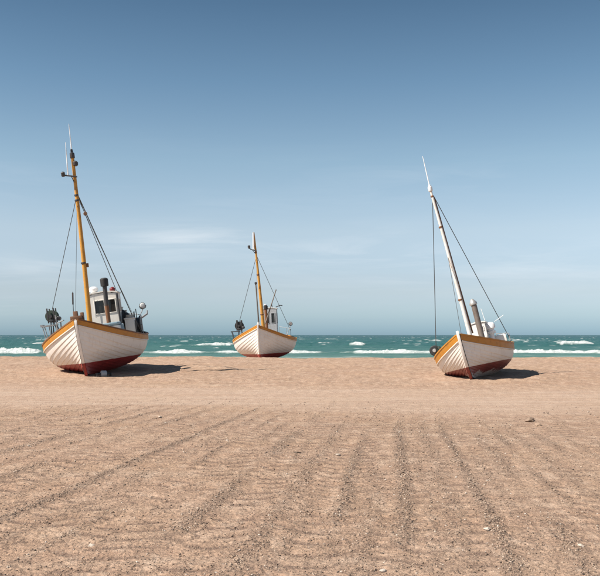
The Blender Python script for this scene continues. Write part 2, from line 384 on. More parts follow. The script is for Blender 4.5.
beach = grid_mesh('beach', X, Y, Z, m, {'ridge': rough_attr, 'lane': lane_attr, 'tread': tread_attr}); tag(beach, kind='structure')

# ------------------------------------------------------------------ the sea
def px(p): return (p - 300.0) / 850.0            # bearing slope of a column of the photograph, used once to read distances off it
BREAK = [(-130, -38, .9), (-37, -8.0, 1.0), (-7.5, 4.6, 1.0), (3.6, 9, .45), (7.6, 21, 1.0), (20.5, 31, .75), (30, 62, 1.05), (61, 140, .95)]
CAPS = [(-22.0, 218, 5.0, .85), (14.9, 220, 2.4, .75), (73, 226, 5.5, 1.0), (52, 345, 6.5, .8), (-52, 270, 6, .45), (-90, 300, 6, .5), (-6, 400, 6, .5), (100, 380, 9, .5), (34, 300, 3, .5), (-16, 175, 2, .4), (-70, 190, 3.5, .5), (20, 480, 9, .7), (-120, 420, 10, .7), (130, 520, 12, .7), (-34, 330, 5, .6), (8, 260, 3, .5), (90, 290, 5, .6), (-60, 520, 10, .7), (62, 600, 12, .8), (-10, 640, 12, .7)]
ysea = [66.0]
while ysea[-1] < 420: ysea.append(ysea[-1] + max(0.22, ysea[-1] ** 2 / 24000.0))
while ysea[-1] < 5000: ysea.append(ysea[-1] * 1.02)
ysea = np.array(ysea + [9000, 20000, 45000.])
us = np.concatenate([[-40, -8, -2.5, -1.5, -1.15], np.linspace(-1, 1, 760), [1.15, 1.5, 2.5, 8, 40]])
XS = us[None, :] * (0.40 * ysea[:, None]); YS = np.repeat(ysea[:, None], len(us), 1)
depth = sstep(70, 120, YS)
chop = 0.10 + 0.28 * sstep(110, 260, YS)
hs = chop * (1.3 * fbm(XS / 9.0, YS / 5.0, 3, .55) + 1.3 * fbm(XS / 2.6 + 50, YS / 1.8, 3, .6)) * (0.25 + 0.75 * depth)
hs *= 1 - sstep(1500, 4000, YS)
hs += 0.35 * np.sin(YS * 2 * math.pi / 31 + 2 * fbm(XS / 60, YS / 60, 2)) * sstep(140, 240, YS) * (1 - sstep(900, 2000, YS))
foam = np.zeros_like(hs)
yc = 125.5 + 5.0 * fbm(XS / 24.0, XS * 0 + 2, 3)
st = np.zeros_like(hs)
for x0, x1, s_ in BREAK:
    st = np.maximum(st, s_ * sstep(x0 - 1.0, x0 + 2.0, XS) * (1 - sstep(x1 - 2.0, x1 + 1.0, XS)))
st *= 0.42 + 1.10 * vnoise(XS / 4.5, XS * 0 + 9) * (0.6 + 0.8 * vnoise(XS / 11, XS * 0 + 29))
dy = YS - yc
ragged = 0.55 * fbm(XS / 0.8, YS / 0.8, 3, .7) + 0.45 * fbm(XS / 2.2, YS * 0, 2)
shape = np.where(dy < 0, np.exp(-(dy / 1.1) ** 2), np.exp(-(dy / 3.5) ** 2))
hs += shape * st * (0.36 + 0.8 * ragged) + (0.16 + 0.2 * fbm(XS / 5, XS * 0 + 4, 2)) * shape
foam = np.maximum(foam, sstep(0.25, 0.62, st * np.exp(-(np.minimum(dy + 0.8, 0) / 1.0) ** 2 - (np.maximum(dy - 0.4, 0) / 2.2) ** 2) + 0.9 * ragged))
foam *= np.clip(st * 1.6, 0, 1)
for cx, cy, w, s_ in CAPS:
    lx = (XS - cx) / w; ly = YS - cy - 1.5 * lx + 1.2 * fbm(XS / 2, YS * 0 + cx, 2)
    e = np.exp(-lx ** 4) * s_ * (0.75 + 0.5 * vnoise(XS / 1.2, XS * 0 + cy))
    hs += e * 0.75 * np.where(ly < 0, np.exp(-(ly / 1.2) ** 2), np.exp(-(ly / 4) ** 2)) * (1 + ragged)
    foam = np.maximum(foam, sstep(0.3, 0.6, e * np.exp(-(np.minimum(ly + 1, 0) / 1.5) ** 2 - (np.maximum(ly - .3, 0) / 2.0) ** 2) + 0.8 * ragged * (e > 0.05)) * np.clip(e * 2.5, 0, 1))
# wind-whipped flecks farther out, lacy foam left by the last wave close in
fl = sstep(0.165, 0.27, fbm(XS / 6.0 + 90, YS / 11.0, 3, .5)) * sstep(140, 200, YS) * (1 - sstep(2000, 4000, YS))
foam = np.maximum(foam, fl * 0.9 * sstep(0.4, 0.7, vnoise(XS / 1.5, YS / 3.0)))
lace = sstep(0.10, 0.26, fbm(XS / 7.0 + 30, YS / 2.0, 4, .6)) * (1 - sstep(104, 124, YS)) * sstep(80, 92, YS)
foam = np.maximum(foam, 0.45 * lace)
trail = sstep(0.06, 0.24, fbm(XS / 6.0 + 13, YS / 2.4, 4, .6)) * np.exp(-((YS - yc - 7) / 9.0) ** 2)
foam = np.maximum(foam, 0.6 * trail)
m, nt, b, t = new_mat('sea_water')
geo = nt.nodes.new("ShaderNodeNewGeometry"); v = geo.outputs["Position"]
at = nt.nodes.new("ShaderNodeAttribute"); at.attribute_name = 'foam'
sz = nt.nodes.new("ShaderNodeSeparateXYZ"); nt.links.new(v, sz.inputs[0])
mp = nt.nodes.new("ShaderNodeMapping"); mp.inputs["Scale"].default_value = (0.012, 0.03, 1); nt.links.new(v, mp.inputs[0])
nb = noise(nt, mp.outputs[0], 1.0, 4, 0.6)
dcol = ramp(nt, smath(nt, 'DIVIDE', sz.outputs[1], 1000.0), [(0.07, (0.125, 0.215, 0.160)), (0.115, (0.085, 0.182, 0.140)), (0.135, (0.045, 0.125, 0.104)), (0.26, (0.026, 0.096, 0.084)), (0.7, (0.020, 0.076, 0.074)), (1.0, (0.018, 0.064, 0.068))])
dcol = mix(nt, smath(nt, 'MULTIPLY', ramp(nt, nb, [(0.35, 0), (0.65, 1)]), 0.55), dcol, (0.010, 0.066, 0.070))
nf = noise(nt, v, 1.8, 5, 0.7)
ff = smath(nt, 'MULTIPLY', at.outputs["Fac"], ramp(nt, nf, [(0.25, 0.40), (0.60, 1.0)]), clamp=True)
cc = mix(nt, ff, dcol, mix(nt, noise(nt, v, 3.5, 4, .7), (0.42, 0.47, 0.46), (0.74, 0.75, 0.74)))
nt.links.new(cc, b.inputs["Base Color"])
nt.links.new(smath(nt, 'ADD', smath(nt, 'MULTIPLY', ff, 0.55), 0.30), b.inputs["Roughness"])
b.inputs["IOR"].default_value = 1.2; b.inputs["Specular IOR Level"].default_value = 0.13
mp2 = nt.nodes.new("ShaderNodeMapping"); mp2.inputs["Scale"].default_value = (0.7, 1.2, 1); nt.links.new(v, mp2.inputs[0])
bump(nt, b, noise(nt, mp2.outputs[0], 1.3, 6, 0.65), 0.8, 0.5)
sea = grid_mesh('sea', XS, YS, hs + SEA_Z, m, {'foam': foam}); tag(sea, kind='structure')

# ------------------------------------------------------------------ boats
def prof(D, S, T):
    """clinker hull surface: S 0 stern .. 1 bow, T 0 keel .. 1 sheer -> x, half breadth, z"""
    L, B, Hb, Hm, Hs = D['L'], D['B'], D['Hb'], D['Hm'], D['Hs']
    S = np.asarray(S, float); T = np.asarray(T, float)
    zb = 0.32 + (Hb - 0.32) * T; zs = 0.34 + (Hs - 0.34) * T
    zm = 0.24 + (Hm - 0.24) * (0.30 * T + 0.70 * T ** 2.0)
    ym = B / 2 * np.sin(np.pi / 2 * T ** 0.85) ** 0.95
    xe = L - 0.62 * (1 - T) ** 1.8 - 0.10 * (1 - T); xs = 0.55 * (1 - T) ** 1.6
    x = xs + (xe - xs) * S
    d = np.abs((S - 0.47) / np.where(S > 0.47, 0.53, 0.47))
    q = np.where(S > 0.47, 2.2 + 0.2 * T, 2.4)
    z = zm + (np.where(S > 0.47, zb, zs) - zm) * d ** q
    p = np.where(S > 0.47, 1.35 + 1.15 * T, 1.7 + 1.7 * T)
    y = ym * (1 - np.clip(d, 0, 1) ** p) + 0.045
    return x, y, z
def hull_pt(D, S, T, side, off=0.0):
    def P(s_, t_):
        x, y, z = prof(D, s_, t_); return np.array([float(x), float(y), float(z)])
    p = P(S, T)
    if off:
        e = 1e-3
        a = P(min(S + e, 1), T) - P(max(S - e, 0), T); c = P(S, min(T + e, 1)) - P(S, max(T - e, 0))
        n = np.cross(c, a); ln = np.linalg.norm(n)
        n = n / ln if ln > 1e-9 else np.array([0, 1, 0])
        if n[1] < 0: n = -n
        p = p + n * off
    return Vector((p[0], side * max(p[1], 0.03), p[2]))

STN = [0, .012, .03, .06, .1, .14] + [0.18 + i * 0.04 for i in range(18)] + [.89, .92, .945, .965, .98, .99, 1.0]
NS = 12
def seam(D, i, s_):
    """girth fraction of plank seam i at station s_: the seams sweep up steeply towards the stem"""
    t_ = D['tsheer'] * i / (NS - 1)
    if 0 < i < NS - 1: t_ *= 1 - 0.25 * min(1.0, (1 - s_) / 0.5) ** 0.8 * (1 - 0.45 * (i / (NS - 1)) ** 4)
    return t_
def strake(D, side, i0, i1, lip, top_off):
    mb = MB(); n = len(STN); ring = 6
    vs = []
    for s_ in STN:
        t0 = seam(D, i0, s_); t1 = min(seam(D, i1, s_) + 0.01, 1.0) if i1 < NS else 1.0
        tm = (t0 + t1) / 2
        fade = min(1, (1.0 - s_) / 0.05 + 0.12) * min(1, s_ / 0.05 + 0.12)
        lp = lip * (0.35 + 0.65 * fade)
        vs += [hull_pt(D, s_, t1, side, top_off), hull_pt(D, s_, tm, side, (lp + top_off) / 2 + 0.001), hull_pt(D, s_, t0, side, lp),
               hull_pt(D, s_, t0, side, lp - 0.028), hull_pt(D, s_, tm, side, (lp + top_off) / 2 - 0.027), hull_pt(D, s_, t1, side, top_off - 0.026)]
    fs = []
    for i in range(n - 1):
        for k in range(ring):
            a, c = i * ring + k, i * ring + (k + 1) % ring
            f = (a, c, c + ring, a + ring); fs.append(f if side < 0 else f[::-1])
    c0 = tuple(range(ring)); c1 = tuple((n - 1) * ring + k for k in range(ring))
    fs.append(c0[::-1] if side < 0 else c0); fs.append(c1 if side < 0 else c1[::-1])
    return mb.add(vs, fs)

def bar_along(mb, pts, wy, wx):
    """rectangular bar swept along points in the centre plane"""
    vs = []; fs = []; pts = [Vector(p) for p in pts]
    for i, p in enumerate(pts):
        t_ = (pts[min(i + 1, len(pts) - 1)] - pts[max(i - 1, 0)]).normalized()
        nrm = Vector((t_.z, 0, -t_.x))
        w0, w1 = (wx[i] if hasattr(wx, '__len__') else wx), wy
        vs += [p + nrm * w0 + Vector((0, w1 * 0.45, 0)), p + nrm * w0 - Vector((0, w1 * 0.45, 0)), p - nrm * 0.06 - Vector((0, w1, 0)), p - nrm * 0.06 + Vector((0, w1, 0))]
    for i in range(len(pts) - 1):
        for k in range(4):
            a, c = i * 4 + k, i * 4 + (k + 1) % 4
            fs.append((a, c, c + 4, a + 4))
    fs.append((3, 2, 1, 0)); e = (len(pts) - 1) * 4; fs.append((e, e + 1, e + 2, e + 3))
    return mb.add(vs, fs)

def place_boat(D, label, name='fishing_boat'):
    c, s = math.cos, math.sin
    Rm = Matrix.Rotation(D['yaw'], 4, 'Z') @ Matrix.Rotation(D['trim'], 4, 'Y') @ Matrix.Rotation(D['heel'], 4, 'X')
    root = bpy.data.objects.new(name, None); COL.objects.link(root)
    root.matrix_world = Matrix.Translation((D['X'], D['Y'], D['Z'])) @ Rm @ Matrix.Translation((-D['L'] * 0.45, 0, 0))
    tag(root, label, 'boat', 'old clinker fishing boats drawn up on the beach')
    return root

def build_hull(D, root):
    M[D['key'] + '_keel'] = paint(D['key'] + '_keel_paint', D['red'], tuple(k * .5 for k in D['red']), .6, .7, 4)
    stem_m = hull_mat(D['key'] + '_stem_paint', D['WL'], D['red'], -0.6)
    hm = hull_mat(D['key'] + '_hull_paint', D['WL'], D['red'], D['worn'])
    for side in (-1, 1):
        for i in range(NS - 1):
            strake(D, side, i, i + 1, 0.024 if side < 0 else 0.032, 0.003).build('strake', hm, root, smooth=30)
        o = strake(D, side, NS - 1, NS, 0.038, 0.030).build('gunwale_strake', M['ochre'], root, smooth=30)
        if side > 0: o['label'] = 'ochre painted top plank of the port side'
        else: o['label'] = 'ochre painted top plank of the starboard side'
        rb = MB(); rb.tube([hull_pt(D, s_, D['tsheer'], side, 0.036) for s_ in STN], 0.022, 6); rb.build('rubbing_strip', hm, root)
        rail = MB(); vs = []; fs = []
        for s_ in STN:
            p = hull_pt(D, s_, 1.0, side); w = 0.055
            y0 = side * max(abs(p.y) - w, 0.0); y1 = side * (abs(p.y) + w)
            vs += [(p.x, y0, p.z - 0.005), (p.x, y1, p.z - 0.005), (p.x, y1, p.z + 0.045), (p.x, y0, p.z + 0.045)]
        for i in range(len(STN) - 1):
            for k in range(4):
                a, c = i * 4 + k, i * 4 + (k + 1) % 4
                f = (a, c, c + 4, a + 4); fs.append(f if side > 0 else f[::-1])
        e = (len(STN) - 1) * 4
        fs += [(0, 3, 2, 1), (e, e + 1, e + 2, e + 3)]
        rail.add(vs, fs); rail.build('cap_rail', M[D['railmat']], root, smooth=30)
    # keel, stem, stern post
    L, Hb, Hs = D['L'], D['Hb'], D['Hs']
    tt = np.linspace(1, 0, 14)
    bow = [(float(prof(D, 1.0, t_)[0]), 0, float(prof(D, 1.0, t_)[2])) for t_ in tt]
    bow = [(bow[0][0] + 0.02, 0, bow[0][2] + D['stemtop'])] + bow + [(L - 1.05, 0, 0.17), (L - 1.6, 0, 0.12)]
    st_ = MB(); bar_along(st_, bow, 0.050, 0.065); st_.build('stem', stem_m, root, bevel=0.008, smooth=30)
    if D.get('seamside'):
        lb = MB(); lb.tube([(p_[0] + 0.035, D['seamside'] * 0.056, p_[2]) for p_ in bow[1:]], 0.014, 6); lb.build('stem_shade_line', M['dark'], root)  # thin dark tube standing in for the shadow line along the stem seam
    k = MB(); k.box((L * 0.475, 0, 0.12), (L - 1.9, 0.13, 0.24)); k.build('keel', M[D['key'] + '_keel'], root, bevel=0.012)
    ab = [(float(prof(D, 0.0, t_)[0]), 0, float(prof(D, 0.0, t_)[2])) for t_ in tt[::-1]]
    sp = MB(); bar_along(sp, [(0.95, 0, 0.17)] + ab + [(-0.01, 0, Hs + 0.12)], 0.055, 0.07); sp.build('stern_post', hm, root, smooth=30)
    rd = MB(); rd.box((-0.04, 0, 0.75), (0.5, 0.05, 1.0), (0, R(-14), 0)); rd.tube([(-0.10, 0, 1.1), (-0.16, 0, Hs + 0.2)], 0.035); rd.build('rudder', hm, root, bevel=0.01)
    # deck
    dk = MB(); vs = []; fs = []; T0 = 0.84
    for s_ in STN:
        x, y, z = [float(q) for q in prof(D, s_, T0)]
        y = max(y - 0.03, 0.01)
        vs += [(x, -y, z - 0.05), (x, -y * .5, z - 0.005), (x, 0, z + 0.01), (x, y * .5, z - 0.005), (x, y, z - 0.05)]
    for i in range(len(STN) - 1):
        for k_ in range(4): a = i * 5 + k_; fs.append((a, a + 5, a + 6, a + 1))
    dk.add(vs, fs); dk.build('deck', M['deck'], root)
    return hm

def deck_z(D, x): return float(prof(D, x / D['L'], 0.84)[2])

def wheelhouse(D, root, x0, x1, y0, y1, z1, wins, wall_m, roof_m, camber=0.07, side_win=True, over=0.05):
    """front at x1; walls with real openings; wins = (ya, yb, za, zb) on the front"""
    zb = deck_z(D, (x0 + x1) / 2) - 0.03; th = 0.05
    fr = []; pn = []
    def wall(axis, c, a0, a1, opens, flip):
        mb = wallmb
        cuts_a = sorted({a0, a1, *[o[0] for o in opens], *[o[1] for o in opens]}); cuts_z = sorted({zb, z1, *[o[2] for o in opens], *[o[3] for o in opens]})
        for i in range(len(cuts_a) - 1):
            for j in range(len(cuts_z) - 1):
                am, zm = (cuts_a[i] + cuts_a[i + 1]) / 2, (cuts_z[j] + cuts_z[j + 1]) / 2
                if any(o[0] < am < o[1] and o[2] < zm < o[3] for o in opens): continue
                da, dz = cuts_a[i + 1] - cuts_a[i], cuts_z[j + 1] - cuts_z[j]
                if axis == 'x': mb.box((c, am, zm), (th, da, dz))
                else: mb.box((am, c, zm), (da, th, dz))
        for o in opens:
            f = MB(); w = 0.035; am, zm = (o[0] + o[1]) / 2, (o[2] + o[3]) / 2; da, dz = o[1] - o[0], o[3] - o[2]
            oc = c + flip * 0.012
            for (ca, cz, sa, szz) in ((am, o[2] + w / 2, da, w), (am, o[3] - w / 2, da, w), (o[0] + w / 2, zm, w, dz - 2 * w), (o[1] - w / 2, zm, w, dz - 2 * w)):
                if axis == 'x': f.box((oc, ca, cz), (th + 0.02, sa, szz))
                else: f.box((ca, oc, cz), (sa, th + 0.02, szz))
            fr.append(f)
            p = MB()
            if axis == 'x': p.box((c - flip * 0.008, am, zm), (0.008, da - 2 * w, dz - 2 * w))
            else: p.box((am, c - flip * 0.008, zm), (da - 2 * w, 0.008, dz - 2 * w))
            pn.append(p)
    wallmb = MB()
    wall('x', x1 - th / 2, y0, y1, wins, 1)
    dz0 = zb + 0.15; dm = (y0 + y1) / 2
    wall('x', x0 + th / 2, y0, y1, [], -1)
    xm = (x0 + x1) / 2; zw = wins[0][2:] if wins else (z1 - 0.8, z1 - 0.3)
    sw = [(xm - 0.28, xm + 0.28, zw[0], zw[1])] if side_win else []
    wall('y', y0 + th / 2, x0 + th, x1 - th, sw, -1)
    wall('y', y1 - th / 2, x0 + th, x1 - th, sw, 1)
    wh = wallmb.build('wheelhouse', wall_m, root, smooth=30)
    rf = MB(); vs = []; fs = []; n = 7
    for xx in (x0 - over, x1 + 0.03):
        for top in (0, 1):
            for i in range(n):
                f = i / (n - 1); yy = (y0 - over) + (y1 - y0 + 2 * over) * f
                vs.append((xx, yy, z1 + 0.002 + camber * (1 - (2 * f - 1) ** 2) + 0.05 * top))
    for i in range(n - 1):
        fs += [(i, i + 1, 2 * n + i + 1, 2 * n + i), (n + i, 3 * n + i, 3 * n + i + 1, n + i + 1), (i, n + i, n + i + 1, i + 1), (2 * n + i, 2 * n + i + 1, 3 * n + i + 1, 3 * n + i)]
    fs += [(0, 2 * n, 3 * n, n), (n - 1, 2 * n - 1, 4 * n - 1, 3 * n - 1)]
    rf.add(vs, fs)
    # the camber gap between the wall tops and the roof
    rf.box((x1 - th / 2, (y0 + y1) / 2, z1 + camber * 0.3), (th * 0.8, (y1 - y0) * 0.62, camber * 0.6))
    rf.build('roof', roof_m, wh, smooth=30)
    for f in fr: f.build('window_frame', wall_m, wh, bevel=0.005)
    for p in pn: p.build('window_pane', M['glass'], wh)
    d = MB(); dh = min(1.7, z1 - zb - .2); d.box((x0 - 0.012, dm, zb + .08 + dh / 2), (0.03, 0.6, dh)); d.tube([(x0 - 0.06, dm + 0.22, zb + dh * .55), (x0 - 0.06, dm + 0.22, zb + dh * .55 + .12)], 0.012); d.build('door', M['brown'], wh, bevel=0.005)
    return wh

def net_hauler(D, root, x, yc, zc, r, mat_drum, zbase):
    """drum between two cheek plates on a frame at the starboard rail"""
    fr = MB()
    for dx in (-0.26, 0.26):
        fr.tube([(x + dx, yc - 0.10, zbase), (x + dx * 0.8, yc - 0.02, zc)], 0.022, 6)
        fr.tube([(x + dx, yc + 0.24, zbase + 0.1), (x + dx * 0.8, yc + 0.02, zc + 0.05)], 0.02, 6)
    fr.tube([(x - 0.3, yc, zc - r * .9), (x + 0.3, yc, zc - r * .9)], 0.018, 6)
    h = fr.build('net_hauler', M['dark'], root)
    dr = MB(); w = 0.36
    dr.lathe((x - w / 2, yc, zc), (1, 0, 0), [(0, r * .98), (0.03, r), (0.06, r * .9), (w * .35, r * .62), (w * .65, r * .62), (w - .06, r * .9), (w - .03, r), (w, r * .98)], 20)
    dr.build('drum', M[mat_drum], h)
    for dx in (-0.24, 0.24):
        pl = MB()
        pl.box((x + dx, yc - r * .5, zc + 0.02), (0.025, r * .22, r * 2.3)); pl.box((x + dx, yc + r * .5, zc + 0.02), (0.025, r * .22, r * 2.3)); pl.box((x + dx, yc, zc - r * .7), (0.02, r * .78, r * .3)); pl.box((x + dx, yc - r * .5, zc + r * 1.05), (0.03, 0.05, r * .55))
        pl.box((x + dx, yc + r * .5, zc + r * 1.05), (0.03, 0.05, r * .5))
        pl.build('side_plate', M['dark'], h, bevel=0.006)
    ax = MB(); ax.lathe((x - 0.33, yc, zc), (1, 0, 0), [(0, .05), (.05, .06), (.1, .05), (.66, .05), (.7, .07), (.74, .07)], 10); ax.build('axle', M['dark'], h)
    mo = MB(); mo.lathe((x + 0.05, yc + 0.28, zc - 0.12), (1, 0, 0), [(0, .07), (.02, .09), (.2, .09), (.22, .06)], 10); mo.build('motor', M['dark'], h)
    return h

def mast(D, root, x, y, z0, z1, lean, r0, r1, mat):
    """lean = (dx, dy) of the top"""
    mb = MB(); n = 12; pts = []; rr = []
    for i in range(n + 1):
        f = i / n
        pts.append((x + lean[0] * f, y + lean[1] * f + 0.02 * math.sin(f * 3.1), z0 + (z1 - z0) * f)); rr.append(r0 + (r1 - r0) * f ** 0.9)
    mb.tube(pts, rr, 14)
    return mb.build('mast', mat, root), (lambda z: Vector((x + lean[0] * (z - z0) / (z1 - z0), y + lean[1] * (z - z0) / (z1 - z0), z)))

def wire(root, a, c, r=0.014, sag=0.0, name='stay', mat='wire'):
    a, c = Vector(a), Vector(c); mb = MB()
    pts = [a.lerp(c, i / 6) - Vector((0, 0, sag * 4 * (i / 6) * (1 - i / 6))) for i in range(7)]
    mb.tube(pts, r, 6); return mb.build(name, M[mat], root)

def block(root, p, s=0.07):
    mb = MB(); mb.lathe((p[0] - 0.03, p[1], p[2]), (1, 0, 0), [(0, s * .8), (.015, s), (.045, s), (.06, s * .8)], 10); mb.tube([(p[0], p[1], p[2] + s * .8), (p[0], p[1], p[2] + s * 1.8)], 0.015, 6)
    return mb.build('pulley_block', M['brown'], root)

def band(parent, p, r, h=0.06, mat='dark'):
    mb = MB(); mb.lathe((p[0], p[1], p[2] - h / 2), (0, 0, 1), [(0, r), (h * .15, r + .012), (h * .85, r + .012), (h, r)], 14); return mb.build('mast_band', M[mat], parent)

def searchlight(root, p, base, aim=(1, 0, 0), r=0.13, back='dark', glass='lampglass'):
    pl = MB(); pl.tube([base, (p[0], p[1], p[2] - r * 1.1)], 0.022, 8); pole_ = pl.build('searchlight', M['grey'], root)
    ax = Vector(aim).normalized(); c = Vector(p)
    h = MB(); h.lathe(c - ax * 0.14, ax, [(0, r * .35), (.03, r * .75), (.10, r), (.16, r), (.165, r * .9)], 16); h.build('lamp_housing', M[back], pole_)
    g = MB(); g.lathe(c + ax * 0.024, ax, [(0, r * .88), (.012, r * .8), (.02, r * .4)], 16); g.build('lamp_lens', M[glass], pole_)
    yk = MB(); yk.tube([c + Vector((-.05, -r * 1.1, 0)), c + Vector((-.05, -r * .9, -r * .8)), c + Vector((-.05, 0, -r * 1.15)), c + Vector((-.05, r * .9, -r * .8)), c + Vector((-.05, r * 1.1, 0))], 0.014, 6)
    yk.build('yoke', M['dark'], pole_)
    return pole_

def railing(root, pts, h, mids=1, mat='grey', r=0.017):
    mb = MB(); top = []
    for p in pts:
        q = Vector(p) + Vector((0, 0, h)); mb.tube([p, q], r, 6); top.append(q)
    mb.tube(top, r, 6)
    for k in range(mids):
        f = (k + 1) / (mids + 1); mb.tube([Vector(p) + Vector((0, 0, h * f)) for p in pts], r * .8, 6)
    return mb.build('railing', M[mat], root)

def resting(root, name, loc, rotz, label, cat, group=None):
    """a thing that lies on a boat's deck: its own Empty, at the deck's own tilt"""
    o = bpy.data.objects.new(name, None); COL.objects.link(o)
    o.matrix_world = root.matrix_world @ Matrix.Translation(loc) @ Matrix.Rotation(rotz, 4, 'Z')
    tag(o, label, cat, group); return o

def crate(o, sx, sy, sz, mat):
    b_ = MB(); t_ = 0.02
    b_.box((0, 0, t_ / 2), (sx, sy, t_))
    for k in (-1, 1):
        b_.box((k * (sx / 2 - t_ / 2), 0, sz / 2 + t_ / 2), (t_, sy, sz - t_)); b_.box((0, k * (sy / 2 - t_ / 2), sz / 2 + t_ / 2), (sx - 2 * t_, t_, sz - t_))
    b_.build('crate_body', mat, o)
    rm = MB()
    for k in (-1, 1):
        rm.box((k * sx / 2, 0, sz - .02), (0.03, sy + .06, .04)); rm.box((0, k * sy / 2, sz - .02), (sx - .03, 0.03, .04))
    rm.build('rim', mat, o)
def bottle(o, r, h, mat):
    b_ = MB(); b_.lathe((0, 0, 0), (0, 0, 1), [(0, r * .92), (.02, r), (h * .72, r), (h * .82, r * .85), (h * .88, r * .4)], 14); b_.build('bottle_body', mat, o)
    v_ = MB(); v_.lathe((0, 0, h * .88), (0, 0, 1), [(0, r * .28), (h * .08, r * .28), (h * .09, r * .5), (h * .12, r * .5)], 8); v_.build('valve', M['steel'], o)

A = dict(key='large_boat', L=8.703, B=3.951, Hb=2.346, Hm=1.507, Hs=1.983, X=-8.27, Y=35.623, Z=-0.04, yaw=-1.478, heel=0.133, trim=0.008, WL=0.738, red=(0.30, 0.022, 0.020), worn=-0.6, tsheer=.90, seamside=-1, stemtop=-0.02, railmat='rail')
Bd = dict(key='distant_boat', L=8.528, B=3.906, Hb=2.352, Hm=1.47, Hs=1.925, X=-2.195, Y=55.387, Z=-0.097, yaw=-1.618, heel=0.043, trim=0.002, WL=0.65, red=(0.33, 0.035, 0.030), worn=-0.6, tsheer=.925, stemtop=0.14, railmat='ochre')
Cd = dict(key='small_boat', L=7.017, B=2.744, Hb=1.81, Hm=1.238, Hs=1.653, X=7.001, Y=32.569, Z=-0.15, yaw=-1.887, heel=0.233, trim=-0.021, WL=0.685, red=(0.22, 0.034, 0.025), worn=0.40, tsheer=.86, seamside=1, stemtop=0.15, railmat='ochre')

# ---- the large boat on the left
a = place_boat(A, 'white clinker fishing boat with ochre mast and white wheelhouse, heeled on the sand at left')
build_hull(A, a)
mo, mp_ = mast(A, a, 6.0, 0.05, 1.2, 8.85, (0.25, 0.28), 0.108, 0.060, M['mast_ochre'])
mo['label'] = 'tall ochre painted mast'
for z in (7.25, 7.05, 4.6): band(mo, mp_(z), 0.110 - (z - 1.2) / 7.6 * 0.05 + .003, 0.07)
c = MB(); p = mp_(8.85); c.lathe((p.x, p.y, p.z - .16), (0, 0, 1), [(0, .085), (.02, .095), (.2, .09), (.22, .05), (.34, .045), (.36, .02)], 12); c.build('mast_cap', M['dark'], mo)
ca = MB(); q = mp_(7.98); ca.tube([(q.x + .12, q.y + .12, q.z - .04), (q.x + .12, q.y - .32, q.z + .06), (q.x + .12, q.y - .40, q.z + .10)], 0.03, 8); ca.tube([(q.x + .12, q.y - .10, q.z + .02), (q.x + .02, q.y - .02, q.z - .28)], 0.016, 6); ca.build('crossarm', M['dark'], mo)
ln = MB(); ln.lathe((q.x + .12, q.y - .40, q.z + .02), (0, 0, 1), [(0, .05), (.03, .075), (.12, .075), (.14, .085), (.18, .06), (.2, .02)], 12); ln.build('masthead_lamp', M['dark'], mo)
an = MB(); an.tube([(p.x, p.y + .0, p.z + .15), (p.x + .02, p.y + .04, p.z + 1.18)], [0.022, 0.010], 6); an.build('antenna', M['antenna'], mo)
an = MB(); an.tube([(q.x + .12, q.y - .22, q.z + .05), (q.x + .13, q.y - .14, q.z + 1.33)], [0.024, 0.012], 6); an.build('antenna', M['antenna'], mo)
hb = MB(); q2 = mp_(8.45); hb.lathe((q2.x + .02, q2.y + .09, q2.z - .08), (0, 0, 1), [(0, .05), (.03, .10), (.14, .11), (.19, .07), (.21, .02)], 12); hb.build('horn', M['dark'], mo)
cl = MB(); q3 = mp_(4.5); cl.box((q3.x, q3.y + .14, q3.z), (.05, .10, .16)); cl.build('cleat', M['rust'], mo)
# standing rigging
h0 = mp_(7.2)
wire(a, h0, (5.2, -1.43, 3.0), 0.012)
wire(a, mp_(7.0), (7.9, -0.10, 2.62), 0.007)
hv = wire(a, mp_(7.25) + Vector((-.1, .05, 0)), (1.2, 1.30, 2.42), 0.021); hv['label'] = 'thick dark backstay to the stern gallows'
wire(a, mp_(7.15) + Vector((-.1, .06, 0)), (2.8, 0.93, 3.50), 0.013)
wire(a, mp_(7.1) + Vector((0, .05, 0)), (5.0, 1.96, 1.56), 0.006)
block(a, mp_(6.75) + Vector((-.45, .20, -.18)), 0.08)
# wheelhouse, with what stands on its roof
wh = wheelhouse(A, a, 2.1, 3.4, -0.30, 0.97, 3.46, [(-0.02, 0.43, 2.62, 3.22), (0.52, 0.90, 2.62, 3.22)], M['cream'], M['cream'])
d = MB(); d.lathe((2.95, -0.02, 3.55), (0, 0, 1), [(0, .12), (.06, .13), (.10, .19), (.2, .2), (.27, .15), (.30, .05)], 16); d.build('radar_dome', M['antenna'], wh)
d = MB(); d.lathe((3.2, 0.80, 3.52), (0, 0, 1), [(0, .10), (.03, .12), (.13, .12), (.17, .09), (.2, .03)], 12); d.build('side_lamp', M['red'], wh)
d = MB(); d.tube([(3.46, 0.98, 1.3), (3.46, 0.985, 3.42)], 0.045, 8); d.build('drain_pipe', M['dark'], wh)
d = MB(); d.tube([(3.47, 0.0, 2.5), (3.47, 0.02, 3.4)], 0.016, 6); d.build('grab_rail', M['grey'], wh)
# exhaust
e = MB(); e.tube([(4.4, .61, 1.2), (4.4, .62, 2.9)], 0.088, 14); ex = e.build('exhaust_pipe', M['rust'], a)
e = MB(); e.tube([(4.4, .62, 2.9), (4.4, .65, 3.75)], 0.091, 14); e.build('upper_pipe', M['dark'], ex)
e = MB(); e.lathe((4.4, .65, 3.70), (0, 0.02, 1), [(0, .11), (.02, .165), (.30, .165), (.34, .13), (.36, .08)], 16); e.build('exhaust_cap', M['black'], ex)
